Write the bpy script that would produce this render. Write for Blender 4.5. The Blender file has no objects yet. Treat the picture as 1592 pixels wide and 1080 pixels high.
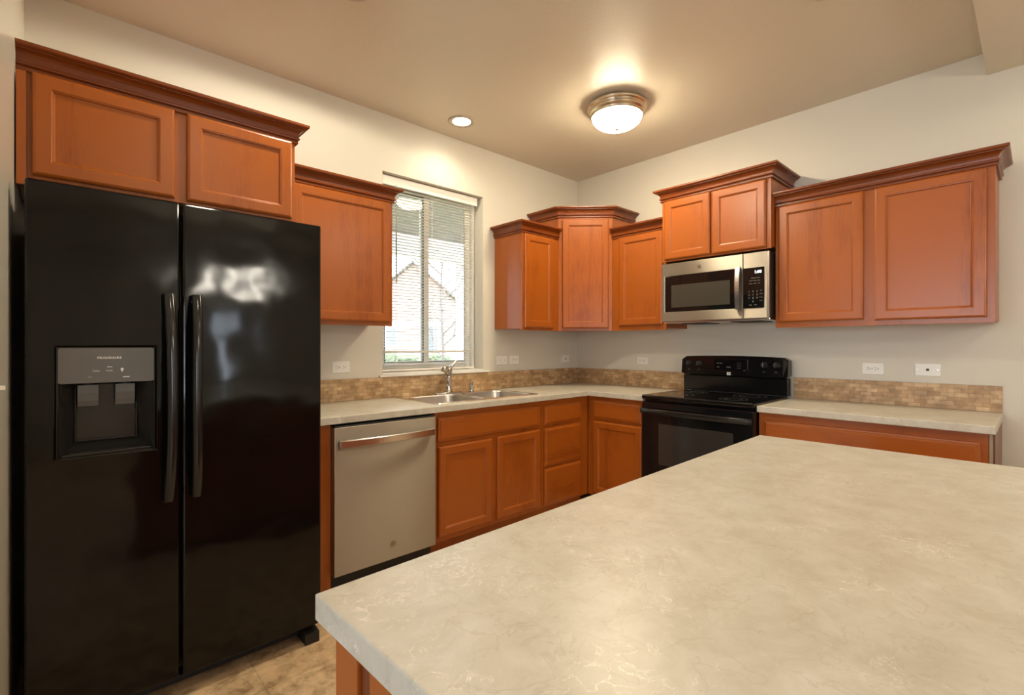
import bpy, bmesh, math, random
from mathutils import Vector, Matrix
random.seed(7)
S = bpy.context.scene
COL = S.collection
PI = math.pi

# ------------------------------------------------------------------ camera
cam_d = bpy.data.cameras.new('camera')
cam = bpy.data.objects.new('camera', cam_d); COL.objects.link(cam)
cam_d.sensor_width = 36.0
cam_d.lens = 758.12 * 36.0 / 1592.0
cam_d.shift_y = -4.0 / 1592.0
cam_d.clip_start = 0.02
cam.location = (-3.6739, -3.0359, 1.2743)
cam.rotation_euler = (PI / 2, 0, math.radians(47.2149 - 90))
S.camera = cam

# ------------------------------------------------------------------ world (bright overcast sky)
W = bpy.data.worlds.new('overcast_sky'); S.world = W; W.use_nodes = True
wn = W.node_tree; wn.nodes.clear()
wo = wn.nodes.new('ShaderNodeOutputWorld'); wb = wn.nodes.new('ShaderNodeBackground')
SKY = 4.5
wb.inputs[0].default_value = (0.86, 0.965, 1.08, 1); wb.inputs[1].default_value = SKY
wn.links.new(wb.outputs[0], wo.inputs[0])

# ------------------------------------------------------------------ view
vs = S.view_settings
vs.view_transform = 'Standard'; vs.look = 'None'; vs.gamma = 1.0; vs.use_curve_mapping = False
vs.exposure = 0.0
EXPOSURE = 1.13
vs.exposure = EXPOSURE
try:
    S.cycles.max_bounces = 10; S.cycles.diffuse_bounces = 6; S.cycles.glossy_bounces = 5
    S.cycles.sample_clamp_indirect = 6.0
except Exception:
    pass

# room numbers (metres): corner of the two kitchen walls at the origin
H = 2.852          # kitchen ceiling
HL = 2.730         # lower ceiling of the dining area
YS = -2.846        # where the ceiling steps down
XL = -3.790        # left wall
YF = -6.8          # far wall behind the camera
XF = -7.4          # far left wall of the living area
YC = -1.55         # free end of the left wall
YD = -0.35         # wall of the living area beyond it

# window portals (daylight sampling only)
def portal(loc, rot, sx, sy):
    l = bpy.data.lights.new('window_daylight', 'AREA'); l.shape = 'RECTANGLE'; l.size = sx; l.size_y = sy
    l.cycles.is_portal = True
    o = bpy.data.objects.new('window_daylight', l); COL.objects.link(o); o.location = loc; o.rotation_euler = rot
portal((-1.62, 0.19, 1.77), (-PI / 2, 0, 0), 0.9, 1.4)
portal((-1.93, YF - 0.05, 1.18), (PI / 2, 0, 0), 0.4, 1.1)
portal((-5.2, YF - 0.05, 1.35), (PI / 2, 0, 0), 1.6, 1.6)
portal((XF - 0.05, -2.55, 1.425), (PI / 2, 0, -PI / 2), 3.1, 1.45)

# ================================================================== materials
def newmat(name):
    m = bpy.data.materials.new(name); m.use_nodes = True
    nt = m.node_tree
    return m, nt, nt.nodes['Principled BSDF']

def simple(name, col, rough=0.5, metal=0.0, spec=0.5, emit=None, estr=0.0, coat=0.0):
    m, nt, b = newmat(name)
    b.inputs['Base Color'].default_value = (*col, 1); b.inputs['Roughness'].default_value = rough
    b.inputs['Metallic'].default_value = metal; b.inputs['Specular IOR Level'].default_value = spec
    b.inputs['Coat Weight'].default_value = coat
    if emit:
        b.inputs['Emission Color'].default_value = (*emit, 1); b.inputs['Emission Strength'].default_value = estr
    return m

def N(nt, t, **kw):
    n = nt.nodes.new(t)
    for k, v in kw.items():
        if k.startswith('i_'):
            key = k[2:]
            n.inputs[int(key) if key.isdigit() else key.replace('_', ' ')].default_value = v
        else: setattr(n, k, v)
    return n

def coords(nt, scale=(1, 1, 1), rot=(0, 0, 0), loc=(0, 0, 0)):
    tc = N(nt, 'ShaderNodeTexCoord'); mp = N(nt, 'ShaderNodeMapping')
    mp.inputs['Scale'].default_value = scale; mp.inputs['Rotation'].default_value = rot; mp.inputs['Location'].default_value = loc
    nt.links.new(tc.outputs['Object'], mp.inputs['Vector'])
    return mp.outputs['Vector']

def ramp(nt, fac, stops):
    r = N(nt, 'ShaderNodeValToRGB'); e = r.color_ramp.elements
    while len(e) < len(stops): e.new(0.5)
    for i, (p, c) in enumerate(stops):
        e[i].position = p; e[i].color = (*c, 1)
    nt.links.new(fac, r.inputs[0]); return r.outputs[0]

def bump(nt, b, h, strength=0.1, dist=0.01):
    n = N(nt, 'ShaderNodeBump'); n.inputs['Strength'].default_value = strength; n.inputs['Distance'].default_value = dist
    nt.links.new(h, n.inputs['Height']); nt.links.new(n.outputs[0], b.inputs['Normal'])

def mix(nt, a, bb, fac, mode='MIX'):
    n = N(nt, 'ShaderNodeMix', data_type='RGBA', blend_type=mode)
    if isinstance(fac, (int, float)): n.inputs[0].default_value = fac
    else: nt.links.new(fac, n.inputs[0])
    for s, k in ((a, 6), (bb, 7)):
        if isinstance(s, tuple): n.inputs[k].default_value = (*s, 1)
        else: nt.links.new(s, n.inputs[k])
    return n.outputs[2]

def wood(name, vertical=True, dark=(0.225, 0.047, 0.0035), light=(0.345, 0.086, 0.008), rough=0.30):
    m, nt, b = newmat(name)
    st = (1, 1, 0.10) if vertical else (0.10, 1, 1)
    oi = N(nt, 'ShaderNodeObjectInfo')
    tc = N(nt, 'ShaderNodeTexCoord'); mp = N(nt, 'ShaderNodeMapping'); mp.inputs['Scale'].default_value = st
    ad = N(nt, 'ShaderNodeVectorMath', operation='ADD')
    mu = N(nt, 'ShaderNodeMath', operation='MULTIPLY'); mu.inputs[1].default_value = 37.0
    nt.links.new(oi.outputs['Random'], mu.inputs[0])
    nt.links.new(tc.outputs['Object'], ad.inputs[0]); nt.links.new(mu.outputs[0], ad.inputs[1])
    nt.links.new(ad.outputs[0], mp.inputs['Vector'])
    big = N(nt, 'ShaderNodeTexNoise'); big.inputs['Scale'].default_value = 7; big.inputs['Detail'].default_value = 4; big.inputs['Distortion'].default_value = 0.6
    fine = N(nt, 'ShaderNodeTexNoise'); fine.inputs['Scale'].default_value = 110; fine.inputs['Detail'].default_value = 3
    mot = N(nt, 'ShaderNodeTexNoise'); mot.inputs['Scale'].default_value = 5; mot.inputs['Detail'].default_value = 2
    nt.links.new(mp.outputs[0], big.inputs['Vector']); nt.links.new(mp.outputs[0], fine.inputs['Vector'])
    nt.links.new(ad.outputs[0], mot.inputs['Vector'])
    a = N(nt, 'ShaderNodeMath', operation='MULTIPLY_ADD'); a.inputs[1].default_value = 0.45
    nt.links.new(fine.outputs[0], a.inputs[0]); nt.links.new(big.outputs[0], a.inputs[2])
    a2 = N(nt, 'ShaderNodeMath', operation='MULTIPLY_ADD'); a2.inputs[1].default_value = 0.35
    nt.links.new(mot.outputs[0], a2.inputs[0]); nt.links.new(a.outputs[0], a2.inputs[2])
    c = ramp(nt, a2.outputs[0], [(0.58, dark), (1.12 / 1.3, light)])
    nt.links.new(c, b.inputs['Base Color'])
    b.inputs['Roughness'].default_value = rough; b.inputs['Specular IOR Level'].default_value = 0.42
    b.inputs['Coat Weight'].default_value = 0.16; b.inputs['Coat Roughness'].default_value = 0.26
    bump(nt, b, fine.outputs[0], 0.04, 0.002)
    return m

M = {}
M['wood_v'] = wood('cherry_stained_maple_vertical', True)
M['wood_h'] = wood('cherry_stained_maple_horizontal', False)
M['wood_crown'] = wood('cherry_stained_crown', False, (0.105, 0.018, 0.002), (0.185, 0.039, 0.004), 0.27)
M['wood_dark'] = wood('dark_cherry_edge', True, (0.09, 0.02, 0.006), (0.15, 0.035, 0.01), 0.35)
M['scribe'] = simple('pale_filler_strip', (0.34, 0.26, 0.18), 0.4)

def paint(name, col, rough, scale=260, strength=0.10, spec=0.35):
    m, nt, b = newmat(name)
    v = coords(nt)
    n = N(nt, 'ShaderNodeTexNoise'); n.inputs['Scale'].default_value = scale; n.inputs['Detail'].default_value = 2
    nt.links.new(v, n.inputs['Vector'])
    b.inputs['Base Color'].default_value = (*col, 1); b.inputs['Roughness'].default_value = rough
    b.inputs['Specular IOR Level'].default_value = spec
    bump(nt, b, n.outputs[0], strength, 0.004)
    return m
M['wall'] = paint('greige_wall_paint', (0.645, 0.61, 0.53), 0.55)
M['wall_satin'] = paint('greige_satin_wall_paint', (0.645, 0.61, 0.53), 0.22, strength=0.03, spec=0.5)
M['ceiling'] = paint('greige_ceiling_texture', (0.66, 0.595, 0.485), 0.38, 130, 0.22, 0.5)
M['white_trim'] = paint('white_trim_paint', (0.78, 0.76, 0.72), 0.4, 60, 0.02)
M['vinyl'] = simple('white_vinyl', (0.80, 0.79, 0.76), 0.4)
M['gasket'] = simple('dark_glazing_gasket', (0.05, 0.05, 0.048), 0.5)
M['blind'] = simple('white_aluminium_slat', (0.80, 0.77, 0.71), 0.45)
M['plate'] = simple('white_plastic_plate', (0.80, 0.78, 0.73), 0.35)
M['slot'] = simple('dark_slot', (0.02, 0.018, 0.015), 0.6)

def laminate(name, base, lightc, darkc, rough):
    m, nt, b = newmat(name)
    v = coords(nt)
    n1 = N(nt, 'ShaderNodeTexNoise'); n1.inputs['Scale'].default_value = 11; n1.inputs['Detail'].default_value = 9; n1.inputs['Roughness'].default_value = 0.68; n1.inputs['Distortion'].default_value = 0.35
    n2 = N(nt, 'ShaderNodeTexNoise'); n2.inputs['Scale'].default_value = 26; n2.inputs['Detail'].default_value = 8; n2.inputs['Roughness'].default_value = 0.62; n2.inputs['Distortion'].default_value = 0.9
    n3 = N(nt, 'ShaderNodeTexNoise'); n3.inputs['Scale'].default_value = 14; n3.inputs['Detail'].default_value = 6; n3.inputs['Distortion'].default_value = 0.6
    for n in (n1, n2, n3): nt.links.new(v, n.inputs['Vector'])
    c = ramp(nt, n1.outputs[0], [(0.33, darkc), (0.50, base), (0.70, lightc)])
    # thin pale veins that come in loose clusters
    vein = ramp(nt, n2.outputs[0], [(0.485, (0, 0, 0)), (0.50, (1, 1, 1)), (0.515, (0, 0, 0))])
    cl = N(nt, 'ShaderNodeTexNoise'); cl.inputs['Scale'].default_value = 6.5; cl.inputs['Detail'].default_value = 5; cl.inputs['Roughness'].default_value = 0.7
    nt.links.new(v, cl.inputs['Vector'])
    clm = ramp(nt, cl.outputs[0], [(0.54, (0, 0, 0)), (0.66, (1, 1, 1))])
    vm = mix(nt, vein, clm, 1.0, 'MULTIPLY')
    c = mix(nt, c, (0.86, 0.80, 0.70), vm)
    crack = ramp(nt, n3.outputs[0], [(0.486, (0, 0, 0)), (0.50, (1, 1, 1)), (0.514, (0, 0, 0))])
    c = mix(nt, c, (0.34, 0.27, 0.19), mix(nt, (0, 0, 0), crack, 0.28))
    nt.links.new(c, b.inputs['Base Color'])
    b.inputs['Roughness'].default_value = rough; b.inputs['Specular IOR Level'].default_value = 0.5
    return m
M['laminate'] = laminate('beige_stone_laminate', (0.53, 0.495, 0.415), (0.60, 0.57, 0.50), (0.46, 0.42, 0.34), 0.34)

def mosaic(name):
    m, nt, b = newmat(name)
    tc = N(nt, 'ShaderNodeTexCoord'); sp = N(nt, 'ShaderNodeSeparateXYZ'); cb = N(nt, 'ShaderNodeCombineXYZ')
    nt.links.new(tc.outputs['Object'], sp.inputs[0]); nt.links.new(sp.outputs[0], cb.inputs[0]); nt.links.new(sp.outputs[2], cb.inputs[1])
    br = N(nt, 'ShaderNodeTexBrick')
    br.inputs['Scale'].default_value = 1.0; br.inputs['Mortar Size'].default_value = 0.0011; br.inputs['Mortar Smooth'].default_value = 0.3
    br.inputs['Brick Width'].default_value = 0.058; br.inputs['Row Height'].default_value = 0.0235; br.inputs['Bias'].default_value = -0.2
    br.inputs['Color1'].default_value = (0.40, 0.25, 0.125, 1); br.inputs['Color2'].default_value = (0.64, 0.46, 0.275, 1)
    br.inputs['Mortar'].default_value = (0.33, 0.20, 0.10, 1)
    nt.links.new(cb.outputs[0], br.inputs['Vector'])
    n = N(nt, 'ShaderNodeTexNoise'); n.inputs['Scale'].default_value = 45; n.inputs['Detail'].default_value = 6
    n2 = N(nt, 'ShaderNodeTexNoise'); n2.inputs['Scale'].default_value = 14; n2.inputs['Detail'].default_value = 3
    nt.links.new(tc.outputs['Object'], n.inputs['Vector']); nt.links.new(tc.outputs['Object'], n2.inputs['Vector'])
    g = ramp(nt, n.outputs[0], [(0.3, (0.84, 0.82, 0.78)), (0.7, (1.14, 1.13, 1.12))])
    g2 = ramp(nt, n2.outputs[0], [(0.3, (0.78, 0.76, 0.73)), (0.7, (1.15, 1.15, 1.15))])
    c = mix(nt, mix(nt, br.outputs[0], g, 1.0, 'MULTIPLY'), g2, 1.0, 'MULTIPLY')
    nt.links.new(c, b.inputs['Base Color']); b.inputs['Roughness'].default_value = 0.45
    inv = N(nt, 'ShaderNodeMath', operation='SUBTRACT'); inv.inputs[0].default_value = 1.0; nt.links.new(br.outputs['Fac'], inv.inputs[1])
    bump(nt, b, inv.outputs[0], 0.35, 0.002)
    return m
M['mosaic'] = mosaic('travertine_mosaic')

def tilefloor(name):
    m, nt, b = newmat(name)
    v = coords(nt, loc=(0.145, 0.10, 0))
    br = N(nt, 'ShaderNodeTexBrick'); br.offset = 0.0; br.squash = 1.0
    br.inputs['Scale'].default_value = 1.0; br.inputs['Mortar Size'].default_value = 0.004; br.inputs['Mortar Smooth'].default_value = 0.2
    br.inputs['Brick Width'].default_value = 0.33; br.inputs['Row Height'].default_value = 0.33; br.inputs['Bias'].default_value = 0.0
    br.inputs['Color1'].default_value = (0.50, 0.36, 0.22, 1); br.inputs['Color2'].default_value = (0.56, 0.42, 0.27, 1)
    br.inputs['Mortar'].default_value = (0.42, 0.32, 0.20, 1)
    nt.links.new(v, br.inputs['Vector'])
    n = N(nt, 'ShaderNodeTexNoise'); n.inputs['Scale'].default_value = 11; n.inputs['Detail'].default_value = 10; n.inputs['Roughness'].default_value = 0.72; n.inputs['Distortion'].default_value = 0.35
    nt.links.new(v, n.inputs['Vector'])
    g = ramp(nt, n.outputs[0], [(0.36, (0.55, 0.45, 0.34)), (0.48, (1.0, 0.96, 0.90)), (0.62, (1.38, 1.33, 1.24))])
    nt.links.new(mix(nt, br.outputs[0], g, 1.0, 'MULTIPLY'), b.inputs['Base Color'])
    b.inputs['Roughness'].default_value = 0.42
    return m
M['floor'] = tilefloor('travertine_floor_tile')

def gloss_black(name, rough=0.10, wav=0.0, col=(0.006, 0.006, 0.006), spec=0.5):
    m, nt, b = newmat(name)
    b.inputs['Base Color'].default_value = (*col, 1); b.inputs['Roughness'].default_value = rough
    b.inputs['Specular IOR Level'].default_value = spec
    if wav:
        v = coords(nt)
        n = N(nt, 'ShaderNodeTexNoise'); n.inputs['Scale'].default_value = 6.5; n.inputs['Detail'].default_value = 0.5
        nt.links.new(v, n.inputs['Vector']); bump(nt, b, n.outputs[0], 1.0, wav)
    return m
M['fridge'] = gloss_black('black_gloss_fridge', 0.10, 0.005, (0.003, 0.003, 0.003), 0.36)
M['black'] = gloss_black('black_gloss_enamel', 0.12)
M['glass_black'] = gloss_black('black_ceramic_glass', 0.05)
M['black_matte'] = simple('black_matte_plastic', (0.012, 0.012, 0.012), 0.55)
M['handle_black'] = gloss_black('black_gloss_handle', 0.16, 0, (0.012, 0.012, 0.012))
M['knob'] = gloss_black('charcoal_knob', 0.2, 0, (0.035, 0.034, 0.032))
M['disp_grey'] = simple('charcoal_dispenser_panel', (0.115, 0.108, 0.098), 0.5)
M['disp_inner'] = gloss_black('dark_dispenser_cavity', 0.14, 0, (0.022, 0.020, 0.018))
M['lever'] = simple('grey_paddle', (0.10, 0.10, 0.097), 0.22)
M['letter'] = simple('white_lettering', (0.75, 0.73, 0.68), 0.5)
M['letter_dim'] = simple('grey_lettering', (0.30, 0.29, 0.27), 0.5)
M['led'] = simple('white_led_digits', (0.8, 0.8, 0.8), 0.5, emit=(0.9, 0.95, 1.0), estr=2.0)
M['oven_glass'] = gloss_black('oven_window_glass', 0.07, 0, (0.035, 0.032, 0.028))
M['mw_mesh'] = simple('microwave_window_mesh', (0.045, 0.041, 0.031), 0.25)

def steel(name, rough=0.27, aniso=0.95, col=(0.46, 0.42, 0.37), horizontal=True):
    m, nt, b = newmat(name)
    v = coords(nt, scale=(2, 2, 400) if horizontal else (400, 400, 2))
    n = N(nt, 'ShaderNodeTexNoise'); n.inputs['Scale'].default_value = 3; n.inputs['Detail'].default_value = 2
    nt.links.new(v, n.inputs['Vector'])
    b.inputs['Base Color'].default_value = (*col, 1); b.inputs['Metallic'].default_value = 1.0
    r = N(nt, 'ShaderNodeMapRange'); r.inputs[3].default_value = rough - 0.03; r.inputs[4].default_value = rough + 0.03
    nt.links.new(n.outputs[0], r.inputs[0]); nt.links.new(r.outputs[0], b.inputs['Roughness'])
    b.inputs['Anisotropic'].default_value = aniso; b.inputs['Anisotropic Rotation'].default_value = 0.25
    tg = N(nt, 'ShaderNodeTangent'); tg.direction_type = 'RADIAL'; tg.axis = 'Z'
    nt.links.new(tg.outputs[0], b.inputs['Tangent'])
    return m
M['steel'] = steel('brushed_stainless', 0.45, 0.95, (0.39, 0.35, 0.30))
M['steel_edge'] = simple('bright_stainless_edge', (0.74, 0.71, 0.67), 0.22, 1.0)
M['sink_steel'] = simple('satin_sink_steel', (0.62, 0.60, 0.57), 0.34, 1.0)
M['rim_steel'] = simple('bright_sink_rim', (0.72, 0.70, 0.66), 0.20, 1.0)
M['chrome'] = simple('polished_chrome', (0.72, 0.70, 0.67), 0.12, 1.0)
M['nickel'] = simple('brushed_nickel', (0.62, 0.52, 0.40), 0.25, 1.0)
M['bowl'] = simple('lit_frosted_glass', (0.9, 0.88, 0.84), 0.4, emit=(1.0, 0.85, 0.59), estr=43.0)
M['can_lens'] = simple('lit_can_lens', (0.9, 0.88, 0.84), 0.4, emit=(1.0, 0.90, 0.67), estr=9.0)
M['can_trim'] = simple('beige_can_trim', (0.50, 0.43, 0.34), 0.5)
M['shade'] = simple('lit_chandelier_shade', (0.9, 0.88, 0.84), 0.4, emit=(1.0, 0.92, 0.78), estr=22.0)
M['bronze'] = simple('dark_bronze', (0.05, 0.035, 0.025), 0.35, 1.0)

def glass(name):
    m = bpy.data.materials.new(name); m.use_nodes = True; nt = m.node_tree; nt.nodes.clear()
    o = nt.nodes.new('ShaderNodeOutputMaterial'); t = nt.nodes.new('ShaderNodeBsdfTransparent'); g = nt.nodes.new('ShaderNodeBsdfGlossy')
    g.inputs['Roughness'].default_value = 0.01
    f = nt.nodes.new('ShaderNodeFresnel'); f.inputs[0].default_value = 1.5
    mu = nt.nodes.new('ShaderNodeMath'); mu.operation = 'MULTIPLY'; mu.inputs[1].default_value = 1.6
    x = nt.nodes.new('ShaderNodeMixShader')
    nt.links.new(f.outputs[0], mu.inputs[0]); nt.links.new(mu.outputs[0], x.inputs[0])
    nt.links.new(t.outputs[0], x.inputs[1]); nt.links.new(g.outputs[0], x.inputs[2]); nt.links.new(x.outputs[0], o.inputs[0])
    return m
M['glass'] = glass('window_glass')

def outdoor(name, col, var=0.2, sc=3.0):
    m, nt, b = newmat(name); v = coords(nt)
    n = N(nt, 'ShaderNodeTexNoise'); n.inputs['Scale'].default_value = sc; n.inputs['Detail'].default_value = 5
    nt.links.new(v, n.inputs['Vector'])
    lo = tuple(c * (1 - var) for c in col); hi = tuple(min(1, c * (1 + var)) for c in col)
    nt.links.new(ramp(nt, n.outputs[0], [(0.3, lo), (0.7, hi)]), b.inputs['Base Color']); b.inputs['Roughness'].default_value = 0.8
    return m
M['lawn'] = outdoor('lawn_grass', (0.18, 0.25, 0.09), 0.25, 1.5)
M['brick'] = outdoor('pink_brick', (0.36, 0.25, 0.215), 0.10, 2.0)
M['shingle'] = outdoor('grey_shingle', (0.11, 0.10, 0.095), 0.2, 6)
M['bark'] = outdoor('bark', (0.15, 0.125, 0.115), 0.2, 20)
M['hedge'] = outdoor('hedge_green', (0.12, 0.15, 0.08), 0.3, 10)
M['porch'] = outdoor('porch_ceiling_boards', (0.10, 0.09, 0.078), 0.1, 8)
M['white_ext'] = simple('white_exterior_paint', (0.75, 0.75, 0.73), 0.5)
M['dark_pane'] = simple('far_window_pane', (0.16, 0.18, 0.20), 0.2)
M['asphalt'] = outdoor('street_asphalt', (0.13, 0.13, 0.13), 0.1, 3)

# ================================================================== mesh helpers
def link(name, bm, mat, parent=None, smooth=False, mats=None):
    me = bpy.data.meshes.new(name)
    bmesh.ops.recalc_face_normals(bm, faces=bm.faces[:])
    bm.to_mesh(me); bm.free()
    for mm in (mats or [mat]): me.materials.append(mm)
    if smooth:
        for p in me.polygons: p.use_smooth = True
    o = bpy.data.objects.new(name, me); COL.objects.link(o)
    if parent is not None: o.parent = parent
    return o

def tag(o, label, cat, group=None, kind=None):
    o['label'] = label; o['category'] = cat
    if group: o['group'] = group
    if kind: o['kind'] = kind
    return o

def struct(o, label=None):
    o['kind'] = 'structure'
    if label: o['label'] = label
    return o

def thing(name, label, cat, loc=(0, 0, 0), rz=0.0, group=None):
    o = bpy.data.objects.new(name, None); COL.objects.link(o); o.empty_display_size = 0.05
    o.location = loc; o.rotation_euler = (0, 0, rz)
    return tag(o, label, cat, group)

def box(bm, x0, x1, y0, y1, z0, z1, bev=0.0, seg=2, mi=0):
    x0, x1 = min(x0, x1), max(x0, x1); y0, y1 = min(y0, y1), max(y0, y1); z0, z1 = min(z0, z1), max(z0, z1)
    vs_ = [bm.verts.new((x, y, z)) for z in (z0, z1) for y in (y0, y1) for x in (x0, x1)]
    fs = [bm.faces.new([vs_[i] for i in q]) for q in ((0, 2, 3, 1), (4, 5, 7, 6), (0, 1, 5, 4), (2, 6, 7, 3), (0, 4, 6, 2), (1, 3, 7, 5))]
    for f in fs: f.material_index = mi
    if bev > 0:
        ed = list({e for f in fs for e in f.edges})
        bmesh.ops.bevel(bm, geom=ed, offset=bev, segments=seg, profile=0.6, affect='EDGES', clamp_overlap=True)
    return bm

def B(*a, **k):
    return box(bmesh.new(), *a, **k)

def rings(bm, loops, cap_first=True, cap_last=True, closed=True, mi=0):
    """loops: list of lists of points with the same count; skin between them."""
    vl = [[bm.verts.new(p) for p in lp] for lp in loops]
    n = len(vl[0])
    for a, b in zip(vl, vl[1:]):
        for i in range(n if closed else n - 1):
            j = (i + 1) % n
            try: bm.faces.new((a[i], a[j], b[j], b[i])).material_index = mi
            except ValueError: pass
    if cap_first: bm.faces.new(vl[0][::-1]).material_index = mi
    if cap_last: bm.faces.new(vl[-1]).material_index = mi
    return vl

def rect_loop(x0, x1, z0, z1, y, ins=0.0):
    return [(x0 + ins, y, z0 + ins), (x1 - ins, y, z0 + ins), (x1 - ins, y, z1 - ins), (x0 + ins, y, z1 - ins)]

def rrect(x0, x1, y0, y1, z, r, seg=5):
    pts = []
    for cx, cy, a0 in ((x1 - r, y1 - r, 0), (x0 + r, y1 - r, PI / 2), (x0 + r, y0 + r, PI), (x1 - r, y0 + r, 1.5 * PI)):
        for k in range(seg + 1):
            a = a0 + PI / 2 * k / seg
            pts.append((cx + r * math.cos(a), cy + r * math.sin(a), z))
    return pts

def rrect_xz(x0, x1, z0, z1, y, r, seg=5):
    return [(p[0], y, p[1]) for p in rrect(x0, x1, z0, z1, 0, r, seg)]

def lathe(bm, prof, n=32, axis='z', c=(0, 0, 0), cap0=True, cap1=True, mi=0):
    loops = []
    for r, h in prof:
        lp = []
        for k in range(n):
            a = 2 * PI * k / n; u, v = r * math.cos(a), r * math.sin(a)
            p = {'z': (u, v, h), 'y': (u, h, v), 'x': (h, u, v)}[axis]
            lp.append((p[0] + c[0], p[1] + c[1], p[2] + c[2]))
        loops.append(lp)
    rings(bm, loops, cap0, cap1, mi=mi)
    return bm

def tube(bm, pts, rad, n=10, flat=1.0, cap=True):
    """round tube along points; rad number or list."""
    P = [Vector(p) for p in pts]
    if not isinstance(rad, (list, tuple)): rad = [rad] * len(P)
    loops = []; up = None
    for i, p in enumerate(P):
        t = (P[min(i + 1, len(P) - 1)] - P[max(i - 1, 0)]).normalized()
        if up is None:
            up = Vector((0, 0, 1)) if abs(t.z) < 0.9 else Vector((1, 0, 0))
        s = t.cross(up).normalized(); u = s.cross(t).normalized(); up = u
        loops.append([tuple(p + s * (math.cos(2 * PI * k / n) * rad[i]) + u * (math.sin(2 * PI * k / n) * rad[i] * flat)) for k in range(n)])
    rings(bm, loops, cap, cap)
    return bm

def prism(bm, poly, z0, z1):
    rings(bm, [[(x, y, z0) for x, y in poly], [(x, y, z1) for x, y in poly]])
    return bm

def grid(bm, A, Bs, inside, fn):
    """thick slab on a grid: cells where inside(a_mid, b_mid); fn(a, b, side) -> point, side 0/1. No inner seams."""
    V = {}
    def v(i, j, s):
        if (i, j, s) not in V: V[(i, j, s)] = bm.verts.new(fn(A[i], Bs[j], s))
        return V[(i, j, s)]
    ins = {(i, j) for i in range(len(A) - 1) for j in range(len(Bs) - 1) if inside((A[i] + A[i + 1]) / 2, (Bs[j] + Bs[j + 1]) / 2)}
    for i, j in ins:
        for s in (0, 1):
            q = [v(i, j, s), v(i + 1, j, s), v(i + 1, j + 1, s), v(i, j + 1, s)]
            bm.faces.new(q if s else q[::-1])
        for (di, dj, a, b) in ((-1, 0, (i, j), (i, j + 1)), (1, 0, (i + 1, j + 1), (i + 1, j)), (0, -1, (i + 1, j), (i, j)), (0, 1, (i, j + 1), (i + 1, j + 1))):
            if (i + di, j + dj) not in ins:
                bm.faces.new((v(*a, 0), v(*b, 0), v(*b, 1), v(*a, 1)))
    return bm

def bevel_mod(o, w, seg=2, ang=30):
    m = o.modifiers.new('edge_rounding', 'BEVEL'); m.width = w; m.segments = seg; m.limit_method = 'ANGLE'; m.angle_limit = math.radians(ang)
    return o

def sweep(bm, path, prof):
    """profile (out, z) swept along a plan polyline, outward = right of travel, mitred."""
    P = [Vector((p[0], p[1])) for p in path]
    nr = []
    for a, b in zip(P, P[1:]):
        d = (b - a).normalized(); nr.append(Vector((d.y, -d.x)))
    loops = []
    for i, p in enumerate(P):
        if i == 0: m = nr[0]
        elif i == len(P) - 1: m = nr[-1]
        else: m = (nr[i - 1] + nr[i]) / (1 + nr[i - 1].dot(nr[i]))
        loops.append([(p.x + m.x * o, p.y + m.y * o, z) for o, z in prof])
    rings(bm, loops)
    return bm

def text(name, body, size, parent, loc, mat, align='CENTER', rot=(PI / 2, 0, 0), ext=0.0003):
    cu = bpy.data.curves.new(name, 'FONT'); cu.body = body; cu.size = size; cu.align_x = align; cu.align_y = 'CENTER'; cu.extrude = ext
    cu.resolution_u = 2
    cu.materials.append(mat)
    o = bpy.data.objects.new(name, cu); COL.objects.link(o); o.parent = parent; o.location = loc; o.rotation_euler = rot
    return o

# ================================================================== structure
# floor
o = struct(link('floor', B(XF - 0.15, 0.15, YF - 0.15, 0.14, -0.10, 0.0), M['floor']))
# wall with window opening (window wall)
WX0, WX1, WZ0, WZ1 = -2.066, -1.181, 1.068, 2.462
bm = grid(bmesh.new(), [XL - 0.12, WX0, WX1, 0.0], [0, WZ0, WZ1, H + 0.1], lambda x, z: not (WX0 < x < WX1 and WZ0 < z < WZ1),
          lambda x, z, s: (x, 0.165 * s, z))
struct(link('wall_back', bm, M['wall']))
struct(link('wall_right', B(0, 0.14, YF - 0.14, 0.14, 0, H + 0.1), M['wall']))
struct(link('wall_left', B(XL - 0.12, XL, YC, 0.0, 0, H + 0.1), M['wall_satin']))
struct(link('wall_divider', B(XF, XL - 0.121, YD, YD + 0.12, 0, H + 0.1), M['wall']))
# far walls with windows
F2 = (-2.12, -1.74, 0.65, 1.72); F3 = (-6.0, -4.4, 0.55, 2.15)
def infront(x, z): return not any(a < x < b and c < z < d for a, b, c, d in (F2, F3))
bm = grid(bmesh.new(), sorted([XF - 0.14, 0.0, F2[0], F2[1], F3[0], F3[1]]), sorted([0, H + 0.1, F2[2], F2[3], F3[2]]), infront, lambda x, z, s: (x, YF - 0.14 * s, z))
struct(link('wall_front', bm, M['wall']))
F4 = (-4.1, -1.0, 0.70, 2.15)
bm = grid(bmesh.new(), [YF, F4[0], F4[1], YD + 0.12], [0, F4[2], F4[3], H + 0.1], lambda y, z: not (F4[0] < y < F4[1] and F4[2] < z < F4[3]), lambda y, z, s: (XF - 0.14 * s, y, z))
struct(link('wall_far_left', bm, M['wall']))
# ceilings
struct(link('ceiling', B(XL - 0.12, 0.14, YS, 0.14, H, H + 0.1), M['ceiling']))
struct(link('ceiling_lower', B(XF - 0.14, 0.14, YF - 0.14, YS, HL, H + 0.1), M['ceiling']))
struct(link('ceiling_side', B(XF - 0.14, XL - 0.12, YS, YD + 0.12, HL, H + 0.1), M['ceiling']))

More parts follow.
